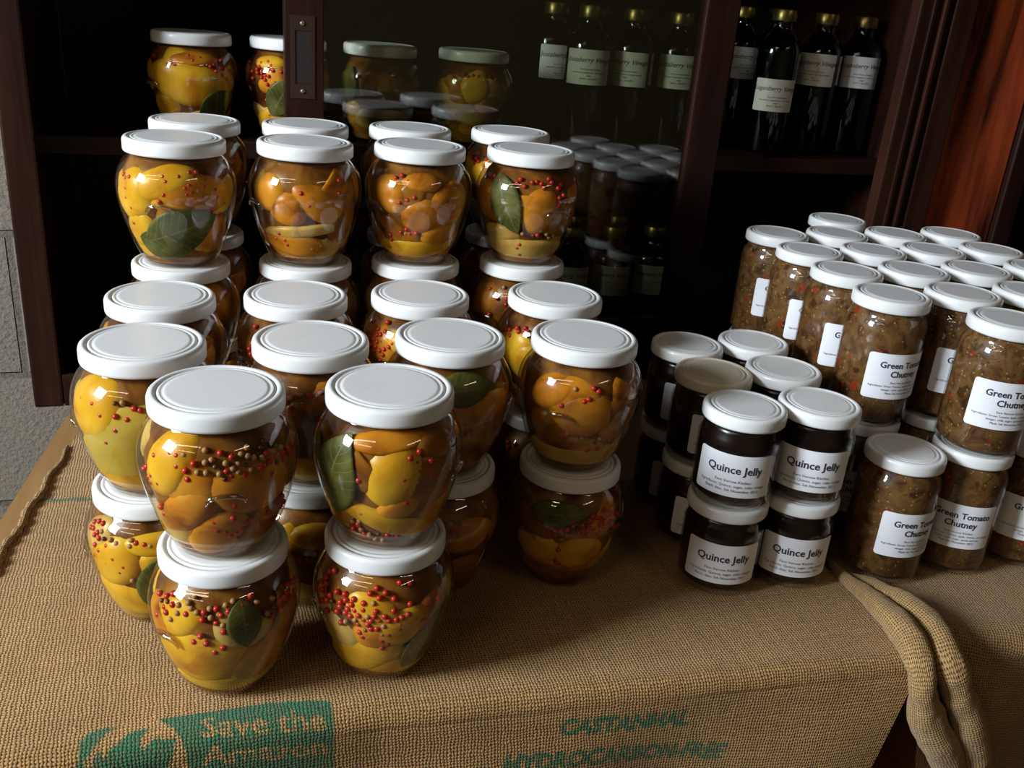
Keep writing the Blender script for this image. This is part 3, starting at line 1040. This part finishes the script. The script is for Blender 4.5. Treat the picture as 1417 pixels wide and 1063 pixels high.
box('top_rail', (-.1478, CY0 + .001, TOPZ - .06), (.8518, CY0 + .0185, TOPZ), M['cab_h'], cab, .002)
box('floor_board', (-.1565, CY0 + .019, .0), (.9155, CY1 - .006, .006), M['inner'], cab, 0)
box('back_panel', (-.1565, CY1 - .0055, .0), (.9155, CY1 + .004, TOPZ), M['inner'], cab, 0)
box('top_panel', (-.177, CY0, TOPZ + .0005), (.934, CY1, TOPZ + .02), M['cab_h'], cab, 0)
box('shelf', (-.1565, 1.098, .2600), (.9155, CY1 - .006, SB - .0002), M['cab_h'], cab, .0015)
SHs = SHELF - SB
# sliding glass door
door = ob_('sliding_door', box_me('door_stile_left', (.0925, CY0 + .0200, .038), (.1330, CY0 + .0380, TOPZ - .061), .0015), M['cab'], cab)
box('door_stile', (.572, CY0 + .0200, .038), (.616, CY0 + .0380, TOPZ - .061), M['cab'], door, .0025)
box('door_rail', (.1332, CY0 + .0205, .038), (.5718, CY0 + .0375, .075), M['cab_h'], door, .0015)
box('door_rail', (.1332, CY0 + .0205, TOPZ - .10), (.5718, CY0 + .0375, TOPZ - .061), M['cab_h'], door, .0015)
box('glass_pane', (.1325, CY0 + .0270, .0755), (.5725, CY0 + .0305, TOPZ - .1005), M['pane'], door, 0)


def pull_me():
    """recessed pull: plate with an open slot"""
    bm = bmesh.new()
    x0, x1, z0, z1 = -.0125, .0125, -.041, .041
    a0, a1, b0, b1 = -.0078, .0078, -.0265, .0265
    o = [bm.verts.new((x, -.0009, z)) for x, z in ((x0, z0), (x1, z0), (x1, z1), (x0, z1))]
    i = [bm.verts.new((x, -.0009, z)) for x, z in ((a0, b0), (a1, b0), (a1, b1), (a0, b1))]
    b = [bm.verts.new((x, .004, z)) for x, z in ((x0, z0), (x1, z0), (x1, z1), (x0, z1))]
    c = [bm.verts.new((x, -.0001, z)) for x, z in ((a0, b0), (a1, b0), (a1, b1), (a0, b1))]
    for k in range(4):
        k2 = (k + 1) % 4
        bm.faces.new((o[k], o[k2], i[k2], i[k]))
        bm.faces.new((b[k2], b[k], o[k], o[k2])[::-1])
        bm.faces.new((i[k], i[k2], c[k2], c[k]))
    me = bpy.data.meshes.new('finger_pull')
    bm.normal_update()
    bm.to_mesh(me)
    bm.free()
    return me


pl = ob_('finger_pull', pull_me(), M['brass'], door, (.1108, CY0 + .0200, .374))
ob_('slot', box_me('slot', (.1032, CY0 + .0198, .3478), (.1184, CY0 + .0215, .4002), 0), M['dark'], door)
for dz in (.0335, -.0335):
    ob_('screw', lathe('screw', [(.0024, -.0004), (.0024, .0004), (.0016, .0009), (0, .0010)], 16), M['steel'], door, (.1108, CY0 + .0189, .374 + dz)).rotation_euler = (PI / 2, 0, 0)

# neighbouring cupboard on the right
cup = thing('cupboard', 'red-stained wooden cupboard standing to the right of the dark cabinet', 'cupboard', (0, 0, 0))
box('door_panel', (.945, CY0 + .012, .0), (1.0640, CY0 + .034, TOPZ), M['redwood'], cup, .003)
box('stile', (1.0655, CY0 + .004, .0), (1.096, CY0 + .034, TOPZ), M['cab'], cup, .003)
box('side_panel', (.945, CY0 + .0345, .0), (.965, CY1, TOPZ), M['cab'], cup, .001)
box('back_panel', (.9655, CY1 - .01, .0), (1.5, CY1, TOPZ), M['inner'], cup, .001)
box('side_panel', (1.48, CY0 + .0345, .0), (1.5, CY1 - .011, TOPZ), M['cab'], cup, .001)

# ---------------------------------------------------------------- hessian sacks
FR = .014


def y0(x):
    return .495 - .075 * max(0, min(x, .7) - .1)


def inside(poly, X, T):
    r = np.zeros(X.shape, bool)
    n_ = len(poly)
    for i in range(n_):
        x1, y1 = poly[i]
        x2, y2 = poly[(i + 1) % n_]
        c = ((y1 > T) != (y2 > T)) & (X < (x2 - x1) * (T - y1) / ((y2 - y1) or 1e-9) + x1)
        r ^= c
    return r


def raster_text(body, x0, t0, width, height, slope, X, T, shear=0, bold=0, arch=0.0):
    """True where the grid point (X, T) is covered by the text; baseline starts at (x0, t0), t grows downwards"""
    vs, fs = text_raw(body, 1.0, shear, bold, 'LEFT')
    V = np.array(vs)[:, :2]
    V[:, 0] -= V[:, 0].min()
    sx = width / V[:, 0].max()
    sy = height / .72
    PX = x0 + V[:, 0] * sx
    PT = t0 + slope * (PX - x0) - V[:, 1] * sy
    if arch:
        q = (PX - x0) / width
        PT -= arch * 4 * q * (1 - q)
    out = np.zeros(X.shape, bool)
    for f in fs:
        P = [(PX[i], PT[i]) for i in f]
        xs = [p[0] for p in P]
        ts = [p[1] for p in P]
        m = (X >= min(xs)) & (X <= max(xs)) & (T >= min(ts)) & (T <= max(ts))
        if m.any():
            out[m] |= inside(P, X[m], T[m])
    return out


def cloth(name, xs, ts, fn, mat, ink=None, stain=None):
    nx, nt = len(xs), len(ts)
    X, T = np.meshgrid(xs, ts, indexing='ij')
    V, uv = [], []
    for i in range(nx):
        for j in range(nt):
            p, u = fn(X[i, j], T[i, j])
            V.append(p)
            uv.append(u)
    F = [(i * nt + j, i * nt + j + 1, (i + 1) * nt + j + 1, (i + 1) * nt + j) for i in range(nx - 1) for j in range(nt - 1)]
    me = me_(name, V, F, True, uv)
    if ink is not None:
        a = me.attributes.new('ink', 'FLOAT', 'POINT')
        a.data.foreach_set('value', ink(X, T).astype(np.float32).ravel())
    if stain is not None:
        a = me.attributes.new('stain', 'FLOAT', 'POINT')
        a.data.foreach_set('value', stain(X, T).astype(np.float32).ravel())
    return me


def wrinkle(x, y, k=1.0):
    return (noise.noise(Vector((x * 7, y * 7, 1.3))) * .5 + .5 + noise.noise(Vector((x * 22, y * 15, 4))) * .22) * .0009 * k


def left_fn(x, t):
    # x is measured between the left hem (0) and right edge; t arc length from the fold
    yf = y0(x)
    if t < 0:
        y = yf + FR - t
        z = -.0006 - wrinkle(x, y)
        if y < .56:
            z -= .0012 * ((.56 - y) / .05) ** 2
        p = (x, y, z)
    else:
        q = FR * PI / 2
        dropn = noise.noise(Vector((x * 9, t * 9, 2))) * .003 * min(1, t / .04)
        if t < q:
            a = t / FR
            p = (x, yf + FR - FR * math.sin(a), -.0026 - FR + FR * math.cos(a) - wrinkle(x, yf))
        else:
            d = t - q
            p = (x - .42 * d * max(0, (x - .30) / .22), yf + dropn - .012 * math.sin(min(d / .12, 1) * PI / 2) + .010 * math.sin(x * 21 + 1) * min(1, d / .1), -.0026 - FR - d - wrinkle(x, yf))
    return p, (x, t)


def left_ink(X, T):
    P1 = [(-.087, .0170), (-.0868, .0070), (-.086, -.0010), (-.0826, -.0065), (-.0764, -.0098), (-.0622, -.0100), (-.0696, -.0065), (-.0734, -.001), (-.0785, .0055), (-.0820, .0120), (-.084, .0170), (-.084, .05), (-.087, .05)]
    P2 = [(-.080, .060), (-.078, .0170), (-.0766, .0080), (-.0731, .0070), (-.0719, .0115), (-.0668, .0055), (-.0613, .0005), (-.0548, -.0035), (-.0433, -.0045), (-.0482, -.0005), (-.0504, .0050), (-.0502, .0110), (-.044, .0055), (-.0392, .0035), (-.0371, .0060), (-.0288, .0065), (-.030, .013), (-.0331, .022), (-.045, .045), (-.06, .06)]
    P3 = [(-.0401, -.0105), (-.0286, -.0116), (-.0113, -.011), (.0089, -.0117), (.0269, -.0112), (.0463, -.0093), (.0640, -.0065), (.0700, -.0035), (.0712, .0010), (.0708, .11), (-.090, .12), (-.088, .075), (-.05, .078), (-.031, .062), (-.0235, .04), (-.0224, .026), (-.0238, .0150), (-.0258, .0075), (-.0300, .0000), (-.0346, -.0055)]
    a = inside(P1, X, T) | inside(P2, X, T) | inside(P3, X, T)
    for body, x0, t0, w, h in (('Save the', -.0135, .0080, .079, .0150), ('Amazon', -.0140, .0265, .080, .0135), ('Rainforest', -.0140, .0460, .080, .0130)):
        a &= ~raster_text(body, x0, t0, w, h, .10, X, T, 0, .012)
    a |= raster_text('CASTANHAL', .2300, .0420, .103, .0128, .045, X, T, .25, .055)
    a |= raster_text('HYDROCARBON-FREE', .1870, .0650, .186, .0135, .080, X, T, .25, .055)
    r = a.astype(float)
    # woven green stripe across the sack
    Y = .495 - .075 * np.clip(np.minimum(X, .7) - .1, 0, None) + FR - T
    r = np.maximum(r, (np.abs(Y - (.8245 - .10 * (X + .145))) < .0028) * .85)
    return r


def left_stain(X, T):
    s = np.zeros(X.shape)
    for cx_, ct_, rx, rt, k in ((.10, .045, .045, .022, .9), (.17, .030, .03, .02, .7), (.30, .085, .09, .03, .6), (.42, .10, .05, .04, .5), (.40, .045, .05, .018, .35), (-.10, -.22, .02, .03, .3), (.02, .1, .1, .02, .5)):
        s += k * np.exp(-((X - cx_) / rx) ** 2 - ((T - ct_) / rt) ** 2)
    return np.clip(s, 0, 1)


def xl(t):  # left hem of the sack as a function of t (drawn as distance back from the fold)
    y = .509 - t
    return -.165 + .16 * (min(y, 1.03) - .735)


ts = np.concatenate([np.linspace(-.532, -.06, 190), np.linspace(-.0575, .115, 122), np.linspace(.118, .26, 36)])
xs = np.concatenate([np.linspace(-.215, -.095, 60), np.linspace(-.0935, .40, 300), np.linspace(.404, .524, 36)])


def left_wrap(x, t):
    e = xl(min(t, .0))
    x2 = max(x, e)
    return left_fn(x2, t)


sack = ob_('hessian_sack', cloth('hessian_sack', xs, ts, left_wrap, None, left_ink, left_stain), M['hess'])
tag(sack, 'tan hessian sack with green print hanging over the front of the table', 'sack')
# rope-like hem along the left edge
pts = []
rad = []
for i in range(260):
    y = .52 + .41 * i / 259
    fade = min(1, (.93 - y) / .10)
    b = abs(math.sin(i * .33))
    pts.append((xl(.509 - y) + .0008 + .0016 * math.sin(i * .165), y, .0006 + .0008 * fade))
    rad.append((.0016 + .0018 * b) * (.45 + .55 * fade) + .0004)
ob_('hem', tube_me('hem', pts, rad, 10), M['hem'], sack)


def right_fn(x, t):
    yf = y0(x) + .004 + .01 * math.sin(x * 14)
    r = .022
    zt = .0026
    lift = .0045 * math.exp(-((x - .575) / .012) ** 2) + .003 * math.exp(-((x - .555) / .01) ** 2)
    if t < 0:
        y = yf + r - t
        nearj = 1 if y < .53 else 0
        z = -.0004 - wrinkle(x, y, .5) + (lift * min(1, max(0, (.545 - y) / .03)))
        p = (x, y, z)
    else:
        q = r * PI / 2
        if t < q:
            a = t / r
            p = (x, yf + r - r * math.sin(a), -.0004 - r + r * math.cos(a) - wrinkle(x, yf, .5) + lift * math.cos(a))
        else:
            d = t - q
            p = (x + .25 * d * max(0, 1 - (x - .54) / .2), yf + .012 * math.sin(x * 30) * min(1, d / .08) + noise.noise(Vector((x * 10, d * 10, 7))) * .006, -.0004 - r - d - wrinkle(x, yf, .5))
    return p, (x * .98 + t * .17, t * .98 - x * .17)


xs2 = np.linspace(.536, 1.30, 260)
ts2 = np.concatenate([np.linspace(-.530, -.05, 120), np.linspace(-.046, .26, 120)])


def right_wrap(x, t):
    p, u = right_fn(x, t)
    if t < -.06:
        pass
    return p, u


sack2 = ob_('hessian_sack', cloth('hessian_sack', xs2, ts2, right_wrap, None, lambda X, T: np.zeros(X.shape), lambda X, T: np.clip(.9 * np.exp(-((X - .68) / .05) ** 2 - ((T - .14) / .04) ** 2), 0, 1)), M['hess2'])
tag(sack2, 'plain hessian sack under the chutney jars with a thick rolled hem at its left', 'sack')


def spline(P, sub=14):
    out = []
    for i in range(len(P) - 1):
        p0, p1, p2, p3 = P[max(i - 1, 0)], P[i], P[i + 1], P[min(i + 2, len(P) - 1)]
        for k in range(sub):
            t = k / sub
            out.append(tuple(.5 * (2 * p1[j] + (p2[j] - p0[j]) * t + (2 * p0[j] - 5 * p1[j] + 4 * p2[j] - p3[j]) * t * t + (3 * p1[j] - p0[j] - 3 * p2[j] + p3[j]) * t ** 3) for j in range(len(p1))))
    out.append(P[-1])
    return out


h1 = spline([(.529, .600, .0000, .0030), (.5275, .580, .0015, .0040), (.5240, .546, .0052, .0075), (.5235, .5126, .0080, .0105), (.5215, .478, .0060, .0125), (.5165, .456, -.0060, .0105),
             (.5225, .452, -.0273, .0112), (.5385, .452, -.0600, .0150), (.5640, .450, -.0959, .0150), (.5900, .450, -.136, .0120), (.602, .452, -.175, .0080)])
h2 = spline([(.535, .572, .0010, .0030), (.5385, .558, .0038, .0050), (.5400, .540, .0058, .0078), (.5450, .514, .0085, .0110), (.5480, .484, .0065, .0130), (.5445, .456, -.0050, .0135),
             (.5560, .450, -.0300, .0120), (.5770, .449, -.0681, .0150), (.5960, .449, -.1080, .0155), (.612, .450, -.150, .0120), (.62, .452, -.19, .008)])
for hh in (h1, h2):
    me = tube_me('rolled_hem', [p[:3] for p in hh], [p[3] for p in hh], 40)
    for v in me.vertices:       # lumpy folds of the rolled cloth
        q = v.co
        k = noise.noise(Vector((q.x * 60, q.y * 40, q.z * 40))) * .0022 + noise.noise(Vector((q.x * 170, q.y * 120, q.z * 120))) * .0007
        v.co = q + v.normal * k
    ob_('rolled_hem', me, M['hem'], sack2)

# ---------------------------------------------------------------- table, wall, floor, what shows below
tb = thing('trestle_table', 'pale wooden table under the hessian sacks', 'table', (.5, .9, -.78))


def poly_slab(name, pts, z0, z1, mat, parent):
    bm = bmesh.new()
    a = [bm.verts.new((x, y, z0)) for x, y in pts]
    b = [bm.verts.new((x, y, z1)) for x, y in pts]
    bm.faces.new(a[::-1])
    bm.faces.new(b)
    for i in range(len(pts)):
        j = (i + 1) % len(pts)
        bm.faces.new((a[i], a[j], b[j], b[i]))
    me = bpy.data.meshes.new(name)
    bm.to_mesh(me)
    bm.free()
    o = ob_(name, me, mat)
    if parent:
        o.parent = parent
        o.location = -Vector(parent.location)
    return o


poly_slab('tabletop', [(-.215, .525), (.45, .53), (1.35, .50), (1.35, 1.42), (-.085, 1.42)], -.030, -.0036, M['board'], tb)
for x, y in ((-.15, .6), (1.28, .58), (1.28, 1.36), (-.04, 1.36)):
    o = box('leg', (x - .025, y - .025, -.78), (x + .025, y + .025, -.0305), M['board'], None)
    o.parent = tb
    o.location = -Vector(tb.location)
o = box('low_shelf', (-.12, .56, -.475), (1.25, 1.36, -.455), M['inner'], None)
o.parent = tb
o.location = -Vector(tb.location)


def squash_me():
    nu, nv = 60, 24
    vs, fs = [], []
    for j in range(nv + 1):
        ph = PI * j / nv
        for i in range(nu):
            th = 2 * PI * i / nu
            r = .13 * math.sin(ph) ** .8 * (1 + .03 * abs(math.cos(th * 5)))
            vs.append((r * math.cos(th), r * math.sin(th), .11 - .11 * math.cos(ph)))
    for j in range(nv):
        for i in range(nu):
            fs.append((j * nu + i, j * nu + (i + 1) % nu, (j + 1) * nu + (i + 1) % nu, (j + 1) * nu + i))
    return me_('squash', vs, fs)


sq = ob_('squash', squash_me(), M['pumpkin'], None, (.660, .690, -.4548))
tag(sq, 'brown rounded squash glimpsed in the gap between the two sacks', 'squash')

wl = struct(box('wall_back', (-2.6, 1.45, -.78), (3.2, 1.60, 2.1), M['block'], None, 0))
wf = struct(box('wall_front', (-3.6, -3.4, -.78), (4.2, -3.25, 2.1), M['plaster'], None, 0))
fl = struct(box('floor', (-3.6, -3.4, -.84), (4.2, 1.449, -.7805), M['floor'], None, 0))
